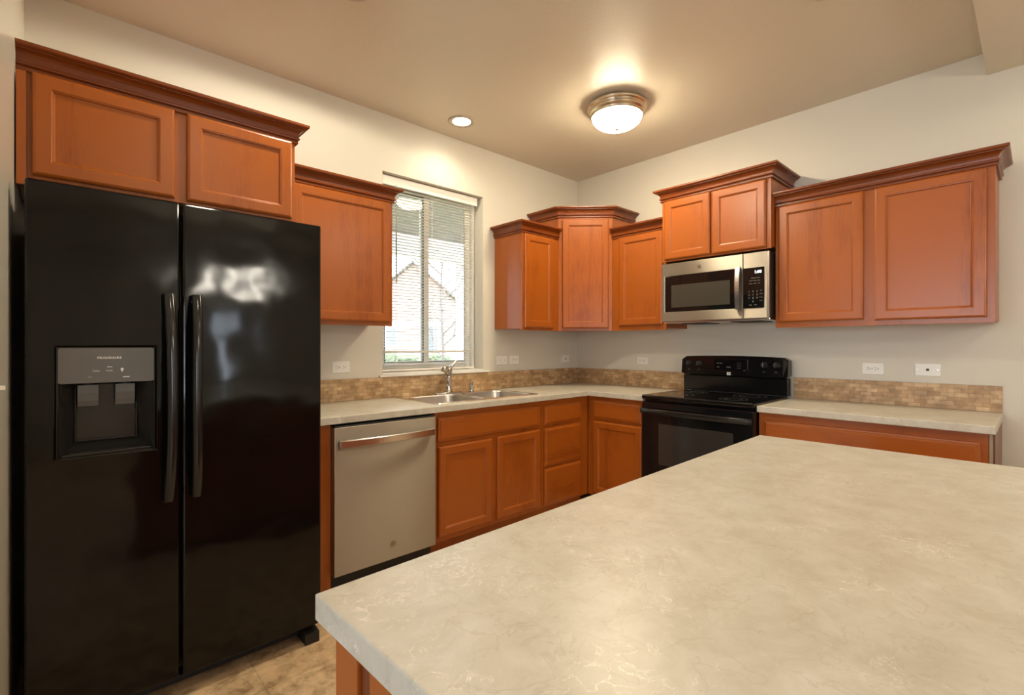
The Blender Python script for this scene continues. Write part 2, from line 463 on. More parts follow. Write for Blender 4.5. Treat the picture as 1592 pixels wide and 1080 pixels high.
# kitchen window: frame, sashes, panes, stool
def frame_loop(bm, x0, x1, z0, z1, y0, y1, w):
    box(bm, x0, x0 + w, y0, y1, z0, z1, 0.003); box(bm, x1 - w, x1, y0, y1, z0, z1, 0.003)
    box(bm, x0 + w, x1 - w, y0, y1, z0, z0 + w, 0.003); box(bm, x0 + w, x1 - w, y0, y1, z1 - w, z1, 0.003)
    return bm
w1 = bpy.data.objects.new('window_1', None); COL.objects.link(w1); w1.location = ((WX0 + WX1) / 2, 0.09, WZ0); struct(w1)
def wl(bm):  # into window_1's local frame
    bmesh.ops.translate(bm, verts=bm.verts[:], vec=(-(WX0 + WX1) / 2, -0.09, -WZ0)); return bm
link('window_frame', wl(frame_loop(bmesh.new(), WX0 + 0.001, WX1 - 0.001, WZ0 + 0.001, WZ1 - 0.001, 0.110, 0.163, 0.030)), M['vinyl'], w1)
XM = -1.648
link('sash', wl(frame_loop(bmesh.new(), WX0 + 0.031, XM + 0.030, WZ0 + 0.031, WZ1 - 0.031, 0.117, 0.137, 0.044)), M['vinyl'], w1)
link('sash', wl(frame_loop(bmesh.new(), XM - 0.030, WX1 - 0.031, WZ0 + 0.031, WZ1 - 0.031, 0.139, 0.159, 0.044)), M['vinyl'], w1)
link('glass_pane', wl(B(WX0 + 0.073, XM - 0.012, 0.125, 0.129, WZ0 + 0.073, WZ1 - 0.073)), M['glass'], w1)
link('glass_pane', wl(B(XM + 0.012, WX1 - 0.073, 0.147, 0.151, WZ0 + 0.073, WZ1 - 0.073)), M['glass'], w1)
link('glazing_gasket', wl(frame_loop(bmesh.new(), WX0 + 0.0755, XM - 0.0145, WZ0 + 0.0755, WZ1 - 0.0755, 0.118, 0.1245, 0.008)), M['gasket'], w1)
link('glazing_gasket', wl(frame_loop(bmesh.new(), XM + 0.0145, WX1 - 0.0755, WZ0 + 0.0755, WZ1 - 0.0755, 0.140, 0.1465, 0.008)), M['gasket'], w1)
link('sash_latch', wl(B(WX1 - 0.062, WX1 - 0.048, 0.104, 0.116, 1.30, 1.345, 0.002)), M['white_trim'], w1)
bm = B(WX0 - 0.028, WX1 + 0.05, -0.022, -0.0012, 1.0555, 1.069, 0.003)
box(bm, WX0 + 0.002, WX1 - 0.002, -0.0012, 0.109, 1.0695, 1.082)
link('window_sill', wl(bm), M['white_trim'], w1)

def far_window(nm, x0, x1, z0, z1, along_x=True, n=2):
    w = bpy.data.objects.new(nm, None); COL.objects.link(w); struct(w)
    bm = frame_loop(bmesh.new(), x0 + .001, x1 - .001, z0 + .001, z1 - .001, -0.05, 0.02, 0.06)
    st = (x1 - x0) / n
    for k in range(1, n): box(bm, x0 + st * k - 0.03, x0 + st * k + 0.03, -0.05, 0.02, z0 + .06, z1 - .06)
    link('window_frame', bm, M['vinyl'], w)
    for k in range(n): link('glass_pane', B(x0 + st * k + 0.035, x0 + st * (k + 1) - 0.035, -0.02, -0.016, z0 + .055, z1 - .055), M['glass'], w)
    if along_x: w.location = (0, YF - 0.07, 0)
    else: w.location = (XF - 0.07, 0, 0); w.rotation_euler = (0, 0, PI / 2)
    return w
far_window('window_2', *F2, True, 1)
far_window('window_3', *F3)
far_window('window_4', F4[0], F4[1], F4[2], F4[3], False, 3)

# ================================================================== venetian blind
bl = thing('window_blind', 'white horizontal slat blind lowered over the kitchen window', 'blind', (WX0 + 0.016, 0.076, 1.092))
BW = WX1 - WX0 - 0.055; BH = 2.448 - 1.088
link('headrail', B(0, BW, -0.026, 0.026, BH - 0.045, BH, 0.004), M['blind'], bl)
link('valance', B(-0.008, BW + 0.012, -0.036, -0.029, BH - 0.062, BH + 0.004, 0.002), M['blind'], bl)
bm = bmesh.new()
def slat(bm, z, tilt):
    n = 4; lp = []
    for k in range(n + 1):
        t = -0.5 + k / n; y = 0.025 * t; h = 0.0022 * (1 - 4 * t * t)
        lp.append((y * math.cos(tilt) - h * math.sin(tilt), z + y * math.sin(tilt) + h * math.cos(tilt)))
    top = [(y, z_ + 0.0005) for y, z_ in lp]; pol = lp + top[::-1]
    rings(bm, [[(0.004, y, z_) for y, z_ in pol], [(BW - 0.004, y, z_) for y, z_ in pol]])
z = 0.018; zs_ = []
while z < BH - 0.06:
    zs_.append(z); z += 0.0215
for z in zs_: slat(bm, z, math.radians(-4))
for z in (0.128, 0.133, 0.137): slat(bm, z, math.radians(14))
link('slats', bm, M['blind'], bl)
link('bottom_rail', B(0.003, BW - 0.003, -0.013, 0.013, -0.004, 0.010, 0.004), M['blind'], bl)
for x in (0.12, BW * 0.5 + 0.01, BW - 0.10):
    bm = bmesh.new()
    for y in (-0.0135, 0.0135): tube(bm, [(x, y, 0.0), (x, y, BH - 0.04)], 0.0011, 5)
    for dx in (0.011,): tube(bm, [(x + dx, 0.0, 0.0), (x + dx, 0.0, BH - 0.04)], 0.0009, 5)
    link('ladder_cord', bm, M['blind'], bl)
link('tilt_wand', tube(bmesh.new(), [(0.112, -0.034, BH - 0.05), (0.114, -0.036, 0.62)], 0.0042, 6), simple('clear_grey_wand', (0.25, 0.24, 0.22), 0.3), bl)

# ================================================================== cabinets
CROWN = [(0.0, 0.0), (0.009, 0.0), (0.011, 0.003), (0.011, 0.011), (0.006, 0.0135), (0.006, 0.0165), (0.0115, 0.0175), (0.0165, 0.0205), (0.0175, 0.0240), (0.0160, 0.0272), (0.0105, 0.0290),
         (0.0105, 0.0325), (0.0115, 0.041), (0.0150, 0.050), (0.0215, 0.0580), (0.031, 0.0635), (0.038, 0.0650), (0.038, 0.0690), (0.0445, 0.0700), (0.049, 0.0735), (0.0505, 0.0765), (0.0505, 0.085), (0.048, 0.087), (0.0, 0.087)]

def door_mesh(w, h, frame=0.056, t=0.019):
    bm = bmesh.new(); L = []
    prof = [(0.0, 0.0), (0.0, -t + 0.007), (0.003, -t + 0.003), (0.007, -t + 0.001), (0.010, -t), (frame - 0.008, -t), (frame - 0.006, -t + 0.0025), (frame - 0.003, -t + 0.003),
            (frame + 0.001, -t + 0.0095), (frame + 0.004, -t + 0.0105)]
    for i, y in prof: L.append(rect_loop(0, w, 0, h, y, i))
    rings(bm, L); return bm

def slab_mesh(w, h, t=0.019):
    bm = bmesh.new()
    prof = [(0, 0), (0, -t + 0.009), (0.003, -t + 0.0065), (0.008, -t + 0.006), (0.011, -t + 0.005), (0.0175, -t + 0.0008), (0.020, -t)]
    rings(bm, [rect_loop(0, w, 0, h, y, i) for i, y in prof]); return bm

def add_front(root, kind, x0, x1, z0, z1, y, parent=None):
    w, h = x1 - x0, z1 - z0
    if kind == 'door': o = link('door', door_mesh(w, h), M['wood_v'], root)
    elif kind == 'drawer': o = link('drawer_front', slab_mesh(w, h), M['wood_h'], root)
    else: o = link('false_front', slab_mesh(w, h), M['wood_h'], root)
    o.location = (x0, y - 0.0006, z0)
    return o

def cabinet(name, label, loc, rz, w, d, h, fronts, crown=None, crown_z=None, toe=0.0, group=None, cat='cabinet', ch=None):
    r = thing(name, label, cat, loc, rz, group)
    bm = B(0.001, w - 0.001, -(d - 0.0195), -0.002, toe + 0.012 if toe == 0 else toe, ch or h, 0.001)
    if toe: box(bm, 0.001, w - 0.001, -(d - 0.075), -0.002, 0.0, toe)
    link('carcass', bm, M['wood_v'], r)
    link('face_frame', B(0.001, w - 0.001, -d, -(d - 0.0193), toe, h, 0.0015), M['wood_v'], r)
    for f in fronts: add_front(r, *f, -d)
    if crown:
        cz = h - 0.008 if crown_z is None else crown_z
        link('crown_moulding', sweep(bmesh.new(), crown, [(o_, z_ + cz) for o_, z_ in CROWN]), M['wood_crown'], r)
    return r

RB = -PI / 2
DU = 0.325; ZU = 1.390; HU = 2.153 - ZU
# fridge cabinet
r = cabinet('wall_cabinet', 'wide reddish wood cabinet above the black refrigerator', (-3.788, 0, 1.853), 0, 0.923, 0.66, 0.372,
        [('door', 0.041, 0.451, 0.012, 0.367), ('door', 0.493, 0.905, 0.010, 0.367)], crown=[(0.001, -0.66), (0.923, -0.66), (0.923, -0.003)], crown_z=0.363)
link('filler_strip', B(0.002, 0.027, -0.672, -0.6606, -0.028, 0.362, 0.002), M['wood_v'], r)
# left upper beside window
cabinet('wall_cabinet', 'single-door wood cabinet left of the kitchen window, partly behind the refrigerator', (-2.864, 0, ZU), 0, 0.693, DU, HU,
        [('door', 0.090, 0.673, 0.022, HU - 0.010)], crown=[(0.0, -DU), (0.693, -DU), (0.693, -0.003)])
# small upper right of window
cabinet('wall_cabinet', 'narrow wood cabinet just right of the kitchen window', (-1.060, 0, ZU), 0, 0.418, DU, HU,
        [('door', 0.018, 0.345, 0.020, HU - 0.012)], crown=[(0.0, -0.003), (0.0, -DU), (0.418, -DU)])
# corner diagonal
cr = thing('corner_wall_cabinet', 'tall angled wood cabinet across the corner between the two walls', 'cabinet', (0, 0, ZU))
SC = 0.640; ZC = 2.335 - ZU
link('carcass', prism(bmesh.new(), [(-0.002, -0.002), (-SC, -0.002), (-SC, -DU + 0.013), (-DU + 0.013, -SC), (-0.002, -SC)], 0.012, ZC), M['wood_v'], cr)
dg = SC - DU; q = 0.0135
link('face_frame', prism(bmesh.new(), [(-SC, -DU + q - 0.0005), (-SC, -DU), (-DU, -SC), (-DU + q - 0.0005, -SC)], 0.0, ZC), M['wood_v'], cr)
fw = dg * math.sqrt(2)
dm = link('door', door_mesh(fw - 0.066, ZC - 0.045), M['wood_v'], cr)
u = Vector((1, -1, 0)).normalized()
dm.location = Vector((-SC, -DU, 0.022)) + u * 0.033 + Vector((-1, -1, 0)).normalized() * 0.0008; dm.rotation_euler = (0, 0, -PI / 4)
link('crown_moulding', sweep(bmesh.new(), [(-SC, -0.003), (-SC, -DU), (-DU, -SC), (-0.003, -SC)], [(o_, z_ + ZC - 0.008) for o_, z_ in CROWN]), M['wood_crown'], cr)
# small upper left of microwave
cabinet('wall_cabinet', 'narrow wood cabinet between the corner cabinet and the microwave', (0, -0.642, ZU), RB, 0.486, DU, HU,
        [('door', 0.072, 0.462, 0.040, HU - 0.010)], crown=[(0.0, -DU), (0.486, -DU)])
# above microwave
cabinet('wall_cabinet', 'raised two-door wood cabinet directly above the microwave', (0, -1.130, 1.886), RB, 0.760, 0.385, 0.452,
        [('door', 0.024, 0.369, 0.014, 0.442), ('door', 0.383, 0.732, 0.010, 0.440)], crown=[(0.0, -0.003), (0.0, -0.385), (0.760, -0.385), (0.760, -0.003)])
# right double
cabinet('wall_cabinet', 'wide two-door wood cabinet on the right wall past the microwave', (0, -1.893, ZU - 0.006), RB, 1.000, DU, HU + 0.010,
        [('door', 0.022, 0.468, 0.035, HU + 0.0), ('door', 0.519, 0.970, 0.028, HU + 0.0)], crown=[(0.0, -DU), (1.0, -DU), (1.0, -0.003)])

# base cabinets
DB = 0.610; HB = 0.8755
cabinet('base_cabinet', 'two-door wood base cabinet under the sink', (-2.052, 0, 0), 0, 0.910, DB, HB,
        [('false', 0.018, 0.884, 0.697, 0.841), ('door', 0.019, 0.433, 0.13, 0.667), ('door', 0.480, 0.884, 0.13, 0.671)], toe=0.10, ch=0.715)
cabinet('drawer_cabinet', 'three-drawer wood base cabinet beside the inner corner', (-1.141, 0, 0), 0, 0.530, DB, HB,
        [('drawer', 0.020, 0.431, 0.697, 0.838), ('drawer', 0.020, 0.431, 0.397, 0.674), ('drawer', 0.020, 0.431, 0.116, 0.383)], toe=0.10)
cabinet('base_cabinet', 'wood base cabinet with one drawer and door left of the range', (0, -0.6115, 0), RB, 0.516, DB, HB,
        [('drawer', 0.058, 0.494, 0.704, 0.846), ('door', 0.058, 0.494, 0.12, 0.684)], toe=0.10)
r = cabinet('base_cabinet', 'wood base cabinet with a wide drawer right of the range', (0, -1.8985, 0), RB, 0.985, DB, HB,
        [('drawer', 0.028, 0.958, 0.690, 0.832), ('door', 0.028, 0.486, 0.12, 0.670), ('door', 0.500, 0.958, 0.12, 0.670)], toe=0.10)
link('filler_strip', B(0.9855, 0.9985, -DB - 0.002, -0.003, 0.0, HB, 0.001), M['scribe'], r)
link('end_skin', B(0.9990, 1.0045, -DB + 0.003, -0.003, 0.0, HB, 0.001), M['wood_dark'], r)
# end panel left of dishwasher
ep = thing('end_panel', 'upright wood end panel between refrigerator and dishwasher', 'panel', (-2.742, 0, 0))
link('panel', B(0, 0.050, -0.600, -0.002, 0, HB, 0.0015), M['wood_v'], ep)
link('edge_strip', B(0, 0.066, -0.6135, -0.6005, 0, HB, 0.0015), M['wood_v'], ep)

# ================================================================== countertops
CZ0, CZ1 = 0.876, 0.914
SX0, SX1, SY0, SY1 = -1.990, -1.124, -0.548, -0.072      # sink cut-out
ct = thing('countertop', 'long L-shaped beige laminate countertop running under the window and around the corner', 'countertop', (0, 0, CZ0))
bm = grid(bmesh.new(), [-2.82, SX0, SX1, -0.645, -0.0125], [-1.1285, -0.645, SY0, SY1, -0.0125],
          lambda x, y: (y > -0.645 or x > -0.645) and not (SX0 < x < SX1 and SY0 < y < SY1), lambda x, y, s: (x, y, (CZ1 - CZ0) * s))
bevel_mod(link('worktop', bm, M['laminate'], ct), 0.004)
ct = thing('countertop', 'short beige laminate countertop right of the black range', 'countertop', (0, 0, CZ0))
bevel_mod(link('worktop', B(-0.645, -0.0125, -2.907, -1.8985, 0, CZ1 - CZ0), M['laminate'], ct), 0.004)
# backsplashes (object origin at their left end, so the tile pattern runs along each)
BZ = 0.914; BT = 1.0545
def splash(label, loc, rz, x0, x1):
    o = link('backsplash', B(x0, x1, -0.012, -0.0008, 0.0005, BT - BZ, 0.001), M['mosaic']); o.location = loc; o.rotation_euler = (0, 0, rz)
    return tag(o, label, 'backsplash')
splash('brown stone mosaic backsplash strip below the window, behind the sink', (-2.82, 0, BZ), 0, 0, 2.8195)
splash('brown stone mosaic backsplash strip between corner and range', (0, -0.0128, BZ), RB, 0, 1.112)
splash('brown stone mosaic backsplash strip right of the range', (0, -1.902, BZ), RB, 0, 1.003)

# ================================================================== sink, faucet
sk = thing('sink', 'stainless double-bowl drop-in sink under the window', 'sink', (0, 0, CZ1))
ox0, ox1, oy0, oy1 = -2.005, -1.110, -0.560, -0.045
bowls = [(-1.975, -1.578, -0.538, -0.135), (-1.540, -1.140, -0.538, -0.135)]
bm = bmesh.new(); edges = []
def addloop(pts):
    v = [bm.verts.new(p) for p in pts]; e = [bm.edges.new((v[i], v[(i + 1) % len(v)])) for i in range(len(v))]
    return v, e
ov, oe = addloop(rrect(ox0, ox1, oy0, oy1, 0.0045, 0.03)); edges += oe
for b in bowls:
    bv, be = addloop(rrect(b[0], b[1], b[2], b[3], 0.0045, 0.075, 8)); edges += be
bmesh.ops.triangle_fill(bm, edges=edges, use_beauty=True)
lo = [bm.verts.new((v.co.x + (0.003 if v.co.x > -1.55 else -0.003), v.co.y + (0.003 if v.co.y > -0.3 else -0.003), 0.0006)) for v in ov]
for i in range(len(ov)):
    j = (i + 1) % len(ov); bm.faces.new((ov[i], lo[i], lo[j], ov[j]))
link('rim', bm, M['rim_steel'], sk)
for b in bowls:
    bm = bmesh.new(); L = []
    for ins, z, r_ in ((0.0, 0.0043, 0.075), (0.004, 0.001, 0.073), (0.006, -0.006, 0.072), (0.012, -0.12, 0.07), (0.022, -0.160, 0.065), (0.05, -0.176, 0.05), (0.15, -0.182, 0.02)):
        L.append(rrect(b[0] + ins, b[1] - ins, b[2] + ins, b[3] - ins, z, r_, 8))
    rings(bm, L, cap_first=False)
    o = link('bowl', bm, M['sink_steel'], sk, smooth=True)
    link('drain', lathe(bmesh.new(), [(0.042, -0.1815), (0.042, -0.180), (0.034, -0.180), (0.030, -0.1835)], 20, c=((b[0] + b[1]) / 2, (b[2] + b[3]) / 2, 0)), M['chrome'], o)

fc = thing('faucet', 'chrome pull-out kitchen faucet with lever at the back of the sink', 'faucet', (-1.585, -0.092, CZ1 + 0.0048), math.radians(-46))
bm = bmesh.new(); rings(bm, [rrect(-0.125, 0.125, -0.028, 0.028, 0.0, 0.027, 8), rrect(-0.125, 0.125, -0.028, 0.028, 0.006, 0.027, 8), rrect(-0.119, 0.119, -0.022, 0.022, 0.011, 0.021, 8)])
link('deck_plate', bm, M['chrome'], fc).rotation_euler = (0, 0, math.radians(46))
link('body', lathe(bmesh.new(), [(0.030, 0.0112), (0.031, 0.018), (0.026, 0.024), (0.0235, 0.05), (0.0235, 0.105), (0.0265, 0.110), (0.0265, 0.120), (0.0245, 0.124), (0.0275, 0.168), (0.024, 0.184), (0.012, 0.193)], 24), M['chrome'], fc, smooth=True)
o = link('spout', tube(bmesh.new(), [(0.0, -0.006, 0.140), (-0.004, -0.026, 0.166), (-0.008, -0.050, 0.184), (-0.011, -0.075, 0.191), (-0.013, -0.092, 0.188)], [0.022, 0.0235, 0.0245, 0.0255, 0.024], 16), M['chrome'], fc, smooth=True)
link('spray_head', tube(bmesh.new(), [(-0.013, -0.090, 0.190), (-0.0135, -0.098, 0.181), (-0.014, -0.103, 0.170)], [0.0255, 0.026, 0.021], 16), M['chrome'], o, smooth=True)
link('lever', tube(bmesh.new(), [(0.004, 0.002, 0.180), (0.026, 0.014, 0.206), (0.050, 0.022, 0.232), (0.064, 0.026, 0.242)], [0.0165, 0.012, 0.0085, 0.0065], 12), M['chrome'], fc, smooth=True)
ag = thing('air_gap', 'short chrome air gap cylinder right of the faucet', 'air gap', (-1.372, -0.088, CZ1 + 0.0048))
link('cap', lathe(bmesh.new(), [(0.0205, 0.0), (0.0205, 0.008), (0.0185, 0.010), (0.0185, 0.064), (0.0165, 0.068), (0.006, 0.069)], 24), M['chrome'], ag, smooth=False)

# ================================================================== refrigerator
FX0, FX1, FY = -3.7555, -2.848, -0.928
rf = thing('refrigerator', 'tall black side-by-side refrigerator with an ice and water dispenser', 'refrigerator', (FX0, 0, 0))
FW = FX1 - FX0; ZT = 1.788; G = 0.3965; G2 = 0.4065
link('cabinet', B(0.004, FW - 0.004, -0.845, -0.03, 0.03, 1.765, 0.006), M['black'], rf)
def fdoor(name, x0, x1, hole=None):
    # door skin with softly rounded edges; a recess is cut for the dispenser
    bm = bmesh.new()
    if hole is None:
        box(bm, x0, x1, FY, -0.855, 0.075, ZT, 0.007, 3)
        return link(name, bm, M['fridge'], rf)
    hx0, hx1, hz0, hz1 = hole
    grid(bm, [x0, hx0, hx1, x1], [0.075, hz0, hz1, ZT], lambda x, z: not (hx0 < x < hx1 and hz0 < z < hz1), lambda x, z, s: (x, FY if s else -0.855, z))
    o = link(name, bm, M['fridge'], rf); bevel_mod(o, 0.006, 3); return o
D0, D1, DZ0, DZ1 = 0.070, 0.326, 0.911, 1.268
fz = fdoor('freezer_door', 0.0, G, (D0, D1, DZ0, DZ1))
ff = fdoor('fridge_door', G2, FW)
def fhandle(door, xa, xb, mirror):
    L = []; n = 14
    for k in range(n + 1):
        t = k / n; z = 0.722 + (1.456 - 0.722) * t
        bow = 0.022 + 0.046 * (1 - (2 * t - 1) ** 4)
        if k in (0, n): bow = 0.020
        w = 0.0165
        cx = (xa + xb) / 2 + (0.006 if not mirror else -0.006) * math.sin(PI * t)
        loop = []
        for a in range(12):
            an = 2 * PI * a / 12
            loop.append((cx + w * math.cos(an), FY - bow + 0.014 * math.sin(an) - 0.0, z))
        L.append(loop)
    bm = bmesh.new(); rings(bm, L)
    for z in (0.738, 1.440): box(bm, (xa + xb) / 2 - 0.012, (xa + xb) / 2 + 0.012, FY - 0.030, FY - 0.0004, z - 0.014, z + 0.014, 0.003)
    o = link('door_handle', bm, M['handle_black'], door, smooth=True); o.modifiers.new('crisp', 'EDGE_SPLIT').split_angle = 0.9
fhandle(fz, 0.345, 0.378, False); fhandle(ff, 0.429, 0.462, True)
# dispenser parts, children of the freezer door
link('dispenser_bezel', frame_loop(bmesh.new(), D0, D1, DZ0 - 0.004, DZ1, FY - 0.004, FY + 0.03, 0.006), M['black'], fz)
bm = bmesh.new()
rings(bm, [rrect_xz(D0 + 0.005, D1 - 0.005, 1.150, DZ1 - 0.004, y, 0.006 if i < 2 else 0.006, 4) for i, y in enumerate((FY + 0.04, FY - 0.0045))])
link('control_panel', bm, M['disp_grey'], fz)
bm = bmesh.new()  # cavity: back wall narrower than the mouth
mo = [(D0 + 0.006, DZ0 + 0.002), (D1 - 0.006, DZ0 + 0.002), (D1 - 0.006, 1.149), (D0 + 0.006, 1.149)]
ba = [(D0 + 0.045, DZ0 + 0.040), (D1 - 0.045, DZ0 + 0.040), (D1 - 0.058, 1.149), (D0 + 0.058, 1.149)]
rings(bm, [[(x, FY + 0.001, z) for x, z in mo], [(x, FY + 0.062, z) for x, z in ba]], cap_first=False)
link('dispenser_cavity', bm, M['disp_inner'], fz)
link('cavity_trim', frame_loop(bmesh.new(), D0 + 0.045, D1 - 0.045, DZ0 + 0.042, 1.146, FY + 0.050, FY + 0.060, 0.006), M['handle_black'], fz)
for xa in (0.122, 0.218):
    bm = bmesh.new()
    rings(bm, [[(xa + i, FY + y, z) for i in (0.0, 0.052)] + [(xa + i, FY + y + 0.006, z) for i in (0.052, 0.0)] for y, z in ((0.020, 1.142), (0.018, 1.115), (0.021, 1.090), (0.029, 1.072))])
    link('dispenser_paddle', bm, M['lever'], fz)
    link('nozzle', lathe(bmesh.new(), [(0.016, 1.125), (0.016, 1.149)], 14, c=(xa + 0.026, FY + 0.042, 0)), M['black_matte'], fz)
bm = bmesh.new()
box(bm, D0 + 0.012, D1 - 0.012, FY - 0.001, FY + 0.045, DZ0 + 0.003, DZ0 + 0.012, 0.003)
for k in range(4): box(bm, D0 + 0.03, D1 - 0.03, FY + 0.004 + k * 0.010, FY + 0.008 + k * 0.010, DZ0 + 0.012, DZ0 + 0.015)
link('drip_tray', bm, M['handle_black'], fz)
XD = (D0 + D1) / 2
t = text('brand_lettering', 'FRIGIDAIRE', 0.0098, fz, (XD + 0.003, FY - 0.0050, 1.2315), M['letter']); t.data.space_character = 1.28; t.data.offset = 0.0003
text('button_lettering', 'Cubes', 0.0072, fz, (XD - 0.031, FY - 0.0050, 1.189), M['letter'])
text('button_lettering', 'Crush', 0.0072, fz, (XD + 0.0026, FY - 0.0050, 1.189), M['letter'])
text('button_lettering', 'AIR', 0.0075, fz, (XD - 0.047, FY - 0.0050, 1.169), M['letter_dim'])
bm = lathe(bmesh.new(), [(0.0042, FY - 0.0052), (0.0042, FY - 0.0046)], 12, 'y', (XD + 0.036, 0, 1.193)); box(bm, XD + 0.034, XD + 0.038, FY - 0.0052, FY - 0.0046, 1.185, 1.189)
link('lamp_icon', bm, M['letter'], fz)
bm = B(XD - 0.003, XD + 0.010, FY - 0.0052, FY - 0.0044, 1.2005, 1.2025); link('indicator_mark', bm, M['letter'], fz)
link('indicator_mark', B(XD + 0.038, XD + 0.056, FY - 0.0052, FY - 0.0044, 1.1655, 1.168), M['letter'], fz)
link('toe_grille', B(0.01, FW - 0.01, -0.845, -0.80, 0.012, 0.070, 0.003), M['black_matte'], rf)
for xa in (0.006, FW - 0.066):
    bm = bmesh.new(); rings(bm, [[(xa, -0.955 if False else -0.93, 0.0015), (xa + 0.058, -0.93, 0.0015), (xa + 0.058, -0.80, 0.0015), (xa, -0.80, 0.0015)],
                                 [(xa, -0.93, 0.045), (xa + 0.058, -0.93, 0.045), (xa + 0.058, -0.80, 0.060), (xa, -0.80, 0.060)]])
    link('foot_cover', bm, M['black_matte'], rf)

# ================================================================== dishwasher
dw = thing('dishwasher', 'stainless dishwasher with bar handle left of the sink cabinet', 'dishwasher', (-2.676, 0, 0))
link('tub', B(0.004, 0.612, -0.585, -0.03, 0.02, 0.866), M['black_matte'], dw)
dd = link('door', B(0.0, 0.600, -0.660, -0.600, 0.115, 0.860, 0.004), M['steel'], dw)
link('control_strip', B(0.004, 0.596, -0.657, -0.602, 0.8602, 0.866, 0.001), M['black_matte'], dd)
bm = bmesh.new(); n = 20; L = []
for k in range(n + 1):
    t_ = k / n; x = 0.022 + 0.555 * t_; bow = 0.020 + 0.022 * (1 - (2 * t_ - 1) ** 2)
    zz = 0.757
    L.append([(x, -0.660 - bow, zz), (x, -0.660 - bow - 0.006, zz + 0.004), (x, -0.660 - bow - 0.007, zz + 0.036), (x, -0.660 - bow, zz + 0.040), (x, -0.660 - bow + 0.010, zz + 0.040), (x, -0.660 - bow + 0.010, zz)])
rings(bm, L)
for x in (0.030, 0.556): box(bm, x, x + 0.016, -0.680, -0.6604, 0.760, 0.794, 0.002)
link('handle', bm, M['steel_edge'], dd)
bm = lathe(bmesh.new(), [(0.017, -0.6612), (0.017, -0.6606)], 24, 'y', (0.325, 0, 0.20)); link('round_emblem', bm, simple('emblem_steel', (0.36, 0.33, 0.29), 0.3, 1.0), dd)
bm = tube(bmesh.new(), [(0.317, -0.6622, 0.193), (0.323, -0.6622, 0.199), (0.329, -0.6622, 0.207), (0.325, -0.6622, 0.209)], 0.0016, 6); link('emblem_script', bm, M['steel_edge'], dd)
text('model_lettering', '--------', 0.008, dd, (0.135, -0.6604, 0.828), M['slot'])
link('toe_panel', B(0.004, 0.596, -0.57, -0.545, 0.002, 0.112), M['black_matte'], dw)

# ================================================================== range
rg = thing('range', 'black freestanding electric range with glass cooktop', 'range', (0, -1.1315, 0), RB)
RW = 0.7625
link('body', B(0.003, RW - 0.003, -0.625, -0.02, 0.02, 0.896, 0.003), M['black'], rg)
ckt = bevel_mod(link('cooktop', B(0.0, RW, -0.672, -0.085, 0.8965, 0.926), M['glass_black'], rg), 0.011, 4)
ringm = simple('burner_ring_grey', (0.10, 0.095, 0.09), 0.3)
for (x, y, r_) in ((0.19, -0.50, 0.105), (0.19, -0.235, 0.08), (0.57, -0.235, 0.105), (0.57, -0.50, 0.085)):
    bm = bmesh.new()
    for rr in (r_, r_ * 0.62):
        lathe(bm, [(rr - 0.0025, 0.9262), (rr - 0.0025, 0.9264), (rr, 0.9264), (rr, 0.9262)], 40, c=(x, y, 0), cap0=False, cap1=False)
    link('burner_ring', bm, ringm, ckt)
# backguard: lower panel + control panel with a shallow arched top and leaning face
link('riser', B(0.006, RW - 0.006, -0.075, -0.02, 0.9265, 1.046, 0.006), M['black'], rg)
bm = bmesh.new(); L = []; n = 24
for k in range(n + 1):
    t_ = k / n; x = RW * t_; e = min(t_, 1 - t_) * RW
    top = 1.185 + 0.010 * (1 - (2 * t_ - 1) ** 2); bot = 1.047
    if e < 0.022: s = 1 - e / 0.022; top -= 0.018 * (1 - math.sqrt(max(0, 1 - s * s))); bot += 0.014 * (1 - math.sqrt(max(0, 1 - s * s)))
    L.append([(x, -0.022, bot), (x, -0.096, bot), (x, -0.100, bot + 0.006), (x, -0.088, top - 0.008), (x, -0.080, top), (x, -0.022, top)])
rings(bm, L)
cp = link('control_panel', bm, M['black'], rg)
def face_y(z): return -0.100 + 0.012 * (z - 1.053) / 0.125
for x in (0.060, 0.140, 0.610, 0.688):
    z = 1.135; y = face_y(z)
    k_ = link('knob', lathe(bmesh.new(), [(0.0215, y - 0.0005), (0.0215, y - 0.006), (0.018, y - 0.010), (0.0155, y - 0.026), (0.013, y - 0.028)], 24, 'y', (x, 0, z)), M['knob'], cp, smooth=False)
    link('knob_grip', B(x - 0.0035, x + 0.0035, y - 0.036, y - 0.0275, z - 0.016, z + 0.018, 0.002), M['knob'], k_)
    text('knob_lettering', 'o\nLo Hi', 0.008, cp, (x, face_y(1.093) - 0.0008, 1.090), M['letter_dim'], rot=(PI / 2 - 0.09, 0, 0))
y0 = face_y(1.13)
o = link('display_panel', B(0.255, 0.502, y0 - 0.0042, y0 + 0.012, 1.078, 1.172, 0.002), M['glass_black'], cp)
for (s, x, z, sz) in (('Bake  Broil', 0.300, 1.140, 0.009), ('Clean', 0.290, 1.112, 0.009), ('12:00', 0.365, 1.112, 0.014), ('1  2  3', 0.440, 1.142, 0.010), ('4  5  6', 0.440, 1.124, 0.010), ('7  8  9', 0.440, 1.106, 0.010), ('Off', 0.478, 1.092, 0.009)):
    text('button_lettering', s, sz, o, (x, y0 - 0.0050, z), M['letter_dim'])
yb = face_y(1.064)
o = link('badge', B(0.355, 0.382, yb - 0.0022, yb + 0.002, 1.0545, 1.0765, 0.0006), M['letter'], cp)
text('badge_script', 'K', 0.018, o, (0.3685, yb - 0.0030, 1.0655), M['letter_dim'])
